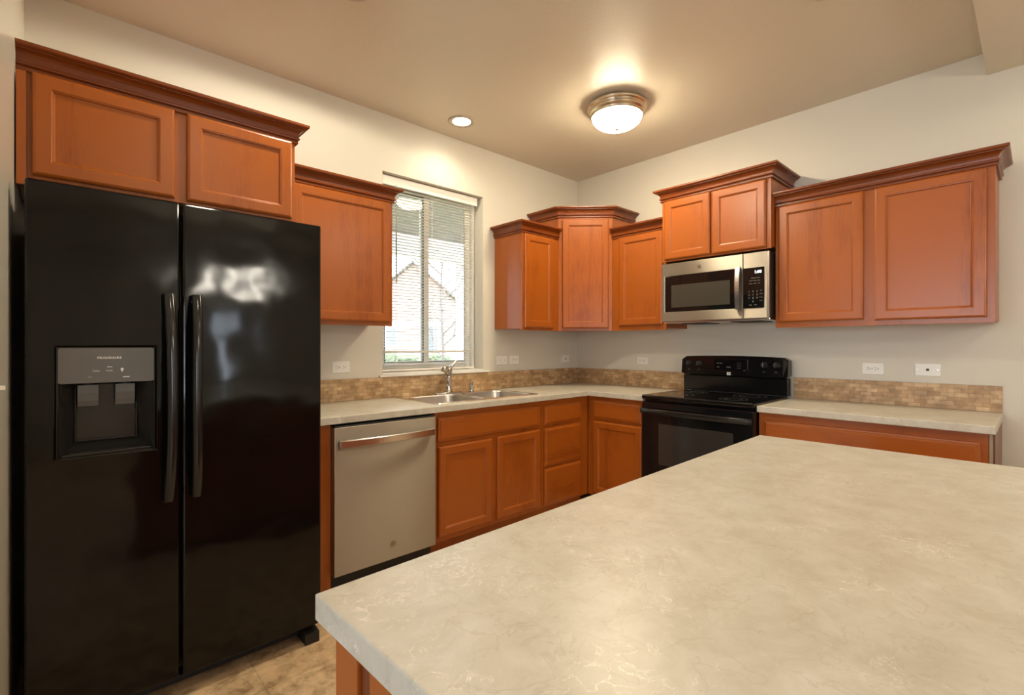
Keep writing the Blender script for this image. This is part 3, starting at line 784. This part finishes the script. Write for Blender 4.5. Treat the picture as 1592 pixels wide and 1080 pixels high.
# oven door
od = link('oven_door', B(0.004, RW - 0.004, -0.668, -0.6262, 0.205, 0.878, 0.006), M['black'], rg)
link('oven_window', B(0.135, 0.640, -0.6702, -0.6684, 0.455, 0.735, 0.0008), M['oven_glass'], od)
bm = bmesh.new(); n = 24; L = []
for k in range(n + 1):
    t_ = k / n; x = 0.006 + (RW - 0.012) * t_; s = 2 * t_ - 1; bow = 0.028 + 0.026 * (1 - s ** 4)
    zz = 0.800
    L.append([(x, -0.668 - bow + 0.016, zz), (x, -0.668 - bow, zz + 0.003), (x, -0.668 - bow - 0.003, zz + 0.016), (x, -0.668 - bow, zz + 0.030), (x, -0.668 - bow + 0.010, zz + 0.036), (x, -0.668 - bow + 0.016, zz + 0.034)])
rings(bm, L)
for x in (0.010, RW - 0.040): box(bm, x, x + 0.030, -0.700, -0.6684, 0.803, 0.832, 0.003)
link('oven_handle', bm, M['handle_black'], od)
link('storage_drawer', B(0.004, RW - 0.004, -0.664, -0.6262, 0.055, 0.198, 0.005), M['black'], rg)

# ================================================================== microwave
mw = thing('microwave', 'stainless over-the-range microwave hanging below the raised cabinet', 'microwave', (0, -1.137, 1.446), RB)
MW = 0.748; MH = 0.422
link('case', B(0.003, MW - 0.002, -0.378, -0.02, 0.006, MH - 0.002, 0.003), M['black_matte'], mw)
XS = 0.586
md = bmesh.new()
grid(md, [0.0, 0.025, 0.541, XS - 0.0012], [0.0, 0.068, 0.330, MH], lambda x, z: not (0.025 < x < 0.541 and 0.068 < z < 0.330), lambda x, z, s: (x, -0.402 if s else -0.379, z))
md = link('door', md, M['steel'], mw); bevel_mod(md, 0.003, 2)
link('door_window', B(0.0255, 0.5405, -0.399, -0.381, 0.0685, 0.3295, 0.001), M['glass_black'], md)
link('window_screen', B(0.075, 0.500, -0.4002, -0.3994, 0.100, 0.262), M['mw_mesh'], md)
bm = bmesh.new(); L = []; n = 12
for k in range(n + 1):
    t_ = k / n; z = 0.060 + 0.278 * t_; s = 2 * t_ - 1; bow = 0.016 + 0.012 * (1 - s * s)
    L.append([(0.542, -0.402 - bow + 0.010, z), (0.544, -0.402 - bow - 0.006, z), (0.572, -0.402 - bow - 0.006, z), (0.575, -0.402 - bow + 0.010, z)])
rings(bm, L)
for z in (0.064, 0.318): box(bm, 0.547, 0.570, -0.412, -0.4024, z, z + 0.016, 0.002)
link('handle', bm, M['steel_edge'], md)
pn = link('control_section', B(XS + 0.0012, MW, -0.402, -0.379, 0.0, MH, 0.003), M['steel'], mw)
link('edge_trim', B(MW - 0.016, MW - 0.0005, -0.4036, -0.4022, 0.002, MH - 0.002), M['steel_edge'], pn)
kp = link('keypad', B(0.588, 0.718, -0.405, -0.4022, 0.066, 0.326, 0.003), M['glass_black'], pn)
link('clock_digits', B(0.66, 0.66001, -0.4052, -0.4051, 0.29, 0.29001), M['led'], kp) if False else text('clock_digits', '1:00', 0.026, kp, (0.680, -0.4056, 0.296), M['led'])
text('key_lettering', 'EXPRESS COOK', 0.0075, kp, (0.665, -0.4056, 0.258), M['letter_dim'])
text('key_lettering', 'Popcorn  Potato   Reheat', 0.0065, kp, (0.660, -0.4056, 0.242), M['letter_dim'])
text('key_lettering', 'Defrost   Weight    Timer', 0.0065, kp, (0.660, -0.4056, 0.223), M['letter_dim'])
for r_, row in enumerate(('123', '456', '789', ' 0 ')):
    for c_, ch in enumerate(row):
        if ch != ' ': text('key_lettering', ch, 0.014, kp, (0.625 + c_ * 0.025, -0.4056, 0.172 - r_ * 0.0215), M['letter_dim'])
for r_, s in enumerate(('Set', 'Clock', 'Power', 'Level')): text('key_lettering', s, 0.0075, kp, (0.699, -0.4056, 0.176 - r_ * 0.0215), M['letter_dim'])
text('key_lettering', 'Stop      Start', 0.0085, kp, (0.650, -0.4056, 0.086), M['letter_dim'])
bm = lathe(bmesh.new(), [(0.0145, -0.4034), (0.0145, -0.4024), ], 24, 'y', (0.288, 0, 0.376)); link('round_emblem', bm, simple('emblem_grey', (0.33, 0.28, 0.21), 0.3, 1.0), md)
bm = tube(bmesh.new(), [(0.282, -0.4040, 0.371), (0.288, -0.4040, 0.379), (0.292, -0.4040, 0.374), (0.290, -0.4040, 0.369)], 0.0013, 6); link('emblem_script', bm, M['steel_edge'], md)
bm = B(0.006, MW - 0.006, -0.375, -0.03, -0.012, 0.0055, 0.004); link('underside_plate', bm, M['steel_edge'], mw)
for xa in (0.10, 0.46):
    link('grease_filter', B(xa, xa + 0.20, -0.30, -0.10, -0.016, -0.0125, 0.001), M['black_matte'], mw)

# ================================================================== island
IR = math.radians(1.52)
ic = thing('island_countertop', 'large beige stone-look laminate island top filling the foreground', 'countertop', (-3.404, -2.323, CZ0), IR)
bevel_mod(link('worktop', B(0, 1.785, -0.985, 0, 0, CZ1 - CZ0), M['laminate'], ic), 0.003)
ib = thing('island_cabinet', 'wood island base cabinet standing under the foreground countertop', 'cabinet', (-3.404, -2.323, 0), IR)
bm = B(0.036, 1.70, -0.62, -0.012, 0.10, 0.8755, 0.001); box(bm, 0.05, 1.68, -0.60, -0.07, 0.0, 0.0995)
link('carcass', bm, M['wood_v'], ib)
link('corner_post', B(0.028, 0.0355, -0.075, -0.008, 0.001, 0.875, 0.002), M['wood_v'], ib)
link('end_panel', B(0.0335, 0.0359, -0.60, -0.100, 0.06, 0.86, 0.001), M['wood_v'], ib)
link('end_panel_groove', B(0.0345, 0.03595, -0.0995, -0.0755, 0.0, 0.875), M['wood_dark'], ib)
xs = [(0.06, 0.58), (0.61, 1.13), (1.16, 1.68)]
for a, b in xs:
    o = link('door', door_mesh(b - a, 0.54), M['wood_v'], ib); o.location = (b, -0.0114, 0.13); o.rotation_euler = (0, 0, PI)
    o = link('drawer_front', slab_mesh(b - a, 0.14), M['wood_h'], ib); o.location = (b, -0.0114, 0.70); o.rotation_euler = (0, 0, PI)

# ================================================================== wall plates
def plate(name, label, cat, loc, rz, w, h, kind, group=None):
    r = thing(name, label, cat, loc, rz, group)
    bm = bmesh.new(); rings(bm, [rect_loop(-w / 2, w / 2, -h / 2, h / 2, y, i) for y, i in ((-0.0008, 0), (-0.003, 0), (-0.006, 0.004))])
    link('cover_plate', bm, M['plate'], r)
    if kind == 'outlet':
        for sx in (-0.0195, 0.0195):
            f = link('socket', lathe(bmesh.new(), [(0.0165, -0.0062), (0.0165, -0.0078)], 20, 'y', (sx, 0, 0)), M['plate'], r)
            bm = bmesh.new()
            for z in (-0.0065, 0.0065): box(bm, sx - 0.0085, sx - 0.001, -0.0084, -0.0079, z - 0.0013, z + 0.0013)
            lathe(bm, [(0.003, -0.0079), (0.003, -0.0084)], 10, 'y', (sx + 0.0075, 0, 0)); link('slot', bm, M['slot'], f)
        link('screw', lathe(bmesh.new(), [(0.003, -0.0062), (0.0025, -0.0072)], 10, 'y'), M['steel_edge'], r)
    elif kind == 'gfci':
        f = link('socket', B(-0.034, 0.034, -0.0082, -0.0062, -0.0165, 0.0165, 0.001), M['plate'], r)
        for sx in (-0.022, 0.016):
            bm = bmesh.new()
            for z in (-0.0055, 0.0055): box(bm, sx - 0.004, sx + 0.0035, -0.0088, -0.0083, z - 0.0013, z + 0.0013)
            lathe(bm, [(0.003, -0.0083), (0.003, -0.0088)], 10, 'y', (sx + 0.010, 0, 0))
            link('slot', bm, M['slot'], f)
        link('test_button', B(-0.004, 0.004, -0.0092, -0.0083, -0.005, 0.009, 0.0005), M['plate'], f)
    elif kind == 'switch':
        for sx in ((-0.023, 0.023) if w > 0.1 else (0,)):
            f = link('switch_well', B(sx - 0.006, sx + 0.006, -0.0072, -0.0062, -0.013, 0.013), M['plate'], r)
            link('toggle', B(sx - 0.004, sx + 0.004, -0.018, -0.0073, -0.004, 0.006, 0.001), M['plate'], f)
        for z in (-0.024, 0.024): link('screw', lathe(bmesh.new(), [(0.0025, -0.0062), (0.002, -0.0070)], 8, 'y', (0, 0, z)), M['steel_edge'], r)
    elif kind == 'phone':
        link('jack', B(-0.0065, 0.0065, -0.0068, -0.0062, -0.0065, 0.0065, 0.001), M['slot'], r)
        for sx in (-0.045, 0.045): link('screw', lathe(bmesh.new(), [(0.003, -0.0062), (0.0025, -0.0072)], 10, 'y', (sx, 0, 0)), M['steel_edge'], r)
    return r
plate('wall_outlet', 'sideways white outlet between the refrigerator and the window', 'outlet', (-2.358, 0, 1.131), 0, 0.119, 0.075, 'gfci')
plate('light_switch', 'white double switch plate nearest the right side of the window', 'switch', (-0.980, 0, 1.146), 0, 0.114, 0.074, 'switch')
plate('wall_outlet', 'white outlet beside the double switch, right of the window', 'outlet', (-0.838, 0, 1.150), 0, 0.112, 0.073, 'outlet')
plate('wall_plate', 'small white wall plate close to the room corner on the window wall', 'wall plate', (-0.180, 0, 1.144), 0, 0.112, 0.072, 'phone')
plate('wall_outlet', 'sideways white outlet between the room corner and the range', 'outlet', (0, -0.722, 1.140), RB, 0.108, 0.066, 'outlet')
plate('wall_outlet', 'sideways white outlet right of the range under the wide cabinet', 'outlet', (0, -2.341, 1.128), RB, 0.114, 0.074, 'outlet')
plate('phone_jack', 'white phone jack plate near the right end of the short countertop', 'phone jack', (0, -2.600, 1.131), RB, 0.118, 0.074, 'phone')
plate('light_switch', 'white switch on the left wall in front of the refrigerator', 'switch', (XL, -1.34, 1.17), PI / 2, 0.072, 0.115, 'switch')

# ================================================================== lights
def flush_light(loc):
    r = thing('ceiling_light', 'flush-mount dome ceiling light with brass-toned rim', 'ceiling light', loc)
    link('pan', lathe(bmesh.new(), [(0.150, -0.0008), (0.165, -0.004), (0.186, -0.012), (0.193, -0.022), (0.191, -0.032), (0.181, -0.038), (0.179, -0.046), (0.183, -0.052), (0.181, -0.064), (0.172, -0.074), (0.170, -0.082), (0.163, -0.087), (0.150, -0.083)], 48), M['nickel'], r, smooth=False)
    n = 9; prof = []
    for k in range(n + 1):
        a = PI / 2 * k / n; prof.append((0.158 * math.cos(a) + 0.002, -0.0835 - 0.080 * math.sin(a)))
    link('glass_bowl', lathe(bmesh.new(), prof, 48), M['bowl'], r, smooth=True)
    link('finial', lathe(bmesh.new(), [(0.012, -0.1625), (0.014, -0.166), (0.010, -0.170), (0.006, -0.174), (0.008, -0.179), (0.004, -0.185)], 16), M['nickel'], r, smooth=True)
    return r
flush_light((-0.995, -1.155, H))

def can_light(label, loc, watts, cone=178, blend=0.15, group=None, spot=True):
    r = thing('recessed_light', label, 'recessed light', loc, 0, group)
    link('trim_ring', lathe(bmesh.new(), [(0.096, -0.0006), (0.095, -0.005), (0.088, -0.008), (0.070, -0.006), (0.064, -0.004), (0.0635, -0.0006)], 40, cap0=False, cap1=False), M['can_trim'], r, smooth=False)
    link('lens', lathe(bmesh.new(), [(0.0625, -0.0006), (0.0625, -0.0036)], 40), M['can_lens'], r)
    if spot:
        l = bpy.data.lights.new('can_bulb', 'SPOT'); l.energy = watts; l.color = (1.0, 0.90, 0.70); l.spot_size = math.radians(cone); l.spot_blend = blend; l.shadow_soft_size = 0.06
        o = bpy.data.objects.new('can_bulb', l); COL.objects.link(o); o.parent = r; o.location = (0, 0, -0.014)
    return r
CANW = 42.0
can_light('recessed ceiling light above the sink near the window', (-1.597, -0.268, H), CANW * 0.22, 150, 0.9)
can_light('recessed ceiling light in front of the refrigerator cabinet', (-2.735, -0.985, H), CANW * 0.75)
can_light('unseen recessed ceiling light added above the island for a streak on the dishwasher', (-1.20, -2.42, H), CANW * 0.17, 120, 0.5)  # out of view, position chosen to throw a streak on the dishwasher door
can_light('recessed ceiling light over the aisle in front of the island, out of frame', (-3.02, -2.45, H), CANW * 0.35, 150, 0.6)
can_light('unseen recessed fill light added in the low ceiling behind the camera, kitchen side', (-0.9, -4.1, HL), CANW * 0.4)  # unseen can, added as fill for the cabinet fronts

# chandelier over the dining area (seen mirrored in the refrigerator door)
ch = thing('chandelier', 'five-shade dining chandelier reflected in the refrigerator door', 'chandelier', (-2.35, -4.75, 0))
ZCH = 1.95
link('stem', tube(bmesh.new(), [(0, 0, HL - 0.001), (0, 0, ZCH - 0.15)], 0.009, 8), M['bronze'], ch)
link('canopy', lathe(bmesh.new(), [(0.06, HL - 0.0005), (0.06, HL - 0.012), (0.02, HL - 0.03)], 20), M['bronze'], ch)
link('hub', lathe(bmesh.new(), [(0.01, ZCH - 0.2), (0.035, ZCH - 0.17), (0.03, ZCH - 0.10), (0.012, ZCH - 0.05)], 16), M['bronze'], ch)
for k in range(5):
    a = 2 * PI * k / 5 + 0.3; c_, s_ = math.cos(a), math.sin(a)
    ar = link('arm', tube(bmesh.new(), [(0.03 * c_, 0.03 * s_, ZCH - 0.14), (0.15 * c_, 0.15 * s_, ZCH - 0.20), (0.27 * c_, 0.27 * s_, ZCH - 0.15), (0.30 * c_, 0.30 * s_, ZCH - 0.07)], 0.008, 8), M['bronze'], ch)
    link('lamp_shade', lathe(bmesh.new(), [(0.03, ZCH - 0.07), (0.055, ZCH - 0.03), (0.075, ZCH + 0.03), (0.085, ZCH + 0.07)], 20, c=(0.30 * c_, 0.30 * s_, 0)), M['shade'], ar, smooth=True)

# ================================================================== outdoors
gz = -0.12
struct(link('ground_lawn', B(-60, 75, 3.3, 110, gz - 0.2, gz), M['lawn']))
struct(link('porch_floor', B(-6, 4, 0.17, 3.3, gz - 0.2, gz + 0.02), simple('porch_concrete', (0.45, 0.43, 0.40), 0.8)))
po = struct(link('porch_ceiling', B(-6, 4, 0.17, 2.55, 2.66, 2.78), M['porch']))
struct(link('porch_beam', B(-6, 4, 2.3, 2.55, 2.42, 2.655), M['white_ext']))
def at(px, d, z):
    a = math.radians(47.2149); F_ = Vector((math.cos(a), math.sin(a))); R_ = Vector((math.sin(a), -math.cos(a)))
    p = Vector((cam.location.x, cam.location.y)) + (F_ + R_ * ((px - 796) / 758.12)) * d
    return (p.x, p.y, z)
pc = thing('porch_post', 'white square porch post outside the window', 'post', (0.45, 2.42, gz + 0.021))
link('shaft', B(-0.075, 0.075, -0.075, 0.075, 0, 2.519, 0.004), M['white_ext'], pc)
link('post_cap', frame_loop(bmesh.new(), -0.11, 0.11, 2.36, 2.44, -0.11, -0.0755, 0.03), M['white_ext'], pc)
def house(label, px, d, w, dep, eave, peak, rz, wins, mat):
    r = thing('house', label, 'house', at(px, d, gz), rz)
    link('walls', prism_gable(w, dep, eave, peak), mat, r)
    bm = bmesh.new(); ov = 0.35; th = 0.18
    for s in (-1, 1):
        e = (s * (w / 2 + ov), eave - ov * (peak - eave) / (w / 2)); p_ = (0, peak)
        rings(bm, [[(e[0], y, e[1] + 0.02), (p_[0], y, p_[1] + 0.02), (p_[0], y, p_[1] + th), (e[0], y, e[1] + th)] for y in (-dep / 2 - ov, dep / 2 + ov)])
    link('roof', bm, M['shingle'], r)
    for (x, z, ww, hh) in wins:
        f = link('window', frame_loop(bmesh.new(), x - ww / 2, x + ww / 2, z, z + hh, -dep / 2 - 0.06, -dep / 2 - 0.005, 0.12), M['white_ext'], r)
        link('pane', B(x - ww / 2 + .12, x + ww / 2 - .12, -dep / 2 - 0.03, -dep / 2 - 0.006, z + .12, z + hh - .12), M['dark_pane'], f)
    bm = B(-w / 2 - 0.02, w / 2 + 0.02, -dep / 2 - 0.05, -dep / 2 - 0.004, 3.0, 3.3); link('trim_band', bm, M['white_ext'], r)
    return r
def prism_gable(w, dep, eave, peak):
    bm = bmesh.new(); pol = [(-w / 2, 0), (w / 2, 0), (w / 2, eave), (0, peak), (-w / 2, eave)]
    rings(bm, [[(x, y, z) for x, z in pol] for y in (-dep / 2, dep / 2)]); return bm
house('brick gabled house seen through the middle of the window', 656, 46, 5.6, 8, 6.1, 8.4, -PI / 2 + math.radians(47.2), [(-1.95, 1.2, 1.1, 1.7), (1.5, 0.8, 1.4, 2.6)], M['brick'])
house('lower brick house seen through the left edge of the window', 600, 62, 9.0, 9, 4.4, 7.0, -PI / 2 + math.radians(47.2), [(1.0, 1.2, 1.4, 1.6), (-2, 1.2, 1.4, 1.6)], M['brick'])
# street strip
struct(link('street_road', B(-60, 75, 24, 31, gz, gz + 0.01), M['asphalt']))
# bare tree
def tree(px, d, h, seed):
    rnd = random.Random(seed)
    t_ = thing('bare_tree', 'leafless tree with thin branches outside the window', 'tree', at(px, d, gz))
    link('trunk', tube(bmesh.new(), [(0, 0, 0), (0.03, 0.02, h * 0.3), (-0.02, 0.05, h * 0.6), (0.05, 0.0, h)], [0.04, 0.03, 0.024, 0.01], 8), M['bark'], t_)
    bm = bmesh.new()
    def br(p, dr, ln, r_, lev):
        pts = [Vector(p)]; dd_ = Vector(dr).normalized()
        for k in range(4):
            dd_ = (dd_ + Vector((rnd.uniform(-.25, .25), rnd.uniform(-.25, .25), rnd.uniform(-.1, .25)))).normalized()
            pts.append(pts[-1] + dd_ * ln / 4)
        tube(bm, [tuple(q_) for q_ in pts], [r_, r_ * .8, r_ * .6, r_ * .45, r_ * .25], 5)
        if lev > 0:
            for k in (1, 2, 3, 4):
                br(tuple(pts[k]), (dd_.x + rnd.uniform(-1, 1), dd_.y + rnd.uniform(-1, 1), dd_.z + rnd.uniform(-.4, .7)), ln * 0.55, r_ * 0.5, lev - 1)
    for k in range(11):
        a = rnd.uniform(0, 2 * PI)
        br((0, 0, h * (0.25 + 0.065 * k)), (math.cos(a), math.sin(a), 0.55), h * 0.32, 0.022, 2)
    link('branches', bm, M['bark'], t_)
tree(688, 11.5, 4.3, 3)
def bush(label, px, d, r_, seed):
    rnd = random.Random(seed); t_ = thing('garden_shrub', label, 'shrub', at(px, d, gz))
    bm = bmesh.new()
    bmesh.ops.create_icosphere(bm, subdivisions=3, radius=r_)
    for v in bm.verts:
        v.co *= 1 + rnd.uniform(-0.16, 0.16); v.co.z = max(0.0, v.co.z * 0.8 + r_ * 0.6)
    link('foliage', bm, M['hedge'], t_)
for i, (px, d, r_) in enumerate(((606, 35, 0.6), (624, 36, 0.45), (637, 37, 0.5), (650, 35, 0.45), (676, 36, 0.55), (691, 37, 0.45))):
    bush(['low dark shrub below the house at the left edge of the window', 'second low shrub from the window left edge', 'third low shrub from the window left edge', 'low shrub just left of the window mullion', 'low shrub just right of the window mullion', 'rightmost low shrub in front of the brick house'][i], px, d, r_, i)

# ================================================================== lettering becomes plain meshes
dgp = bpy.context.evaluated_depsgraph_get()
for o in [x for x in list(COL.objects) if x.type == 'FONT']:
    me = bpy.data.meshes.new_from_object(o.evaluated_get(dgp))
    nm = o.name.split('.')[0]; p_, l_, r_ = o.parent, o.location.copy(), o.rotation_euler.copy()
    bpy.data.objects.remove(o)
    n_ = bpy.data.objects.new(nm, me); COL.objects.link(n_); n_.parent = p_; n_.location = l_; n_.rotation_euler = r_
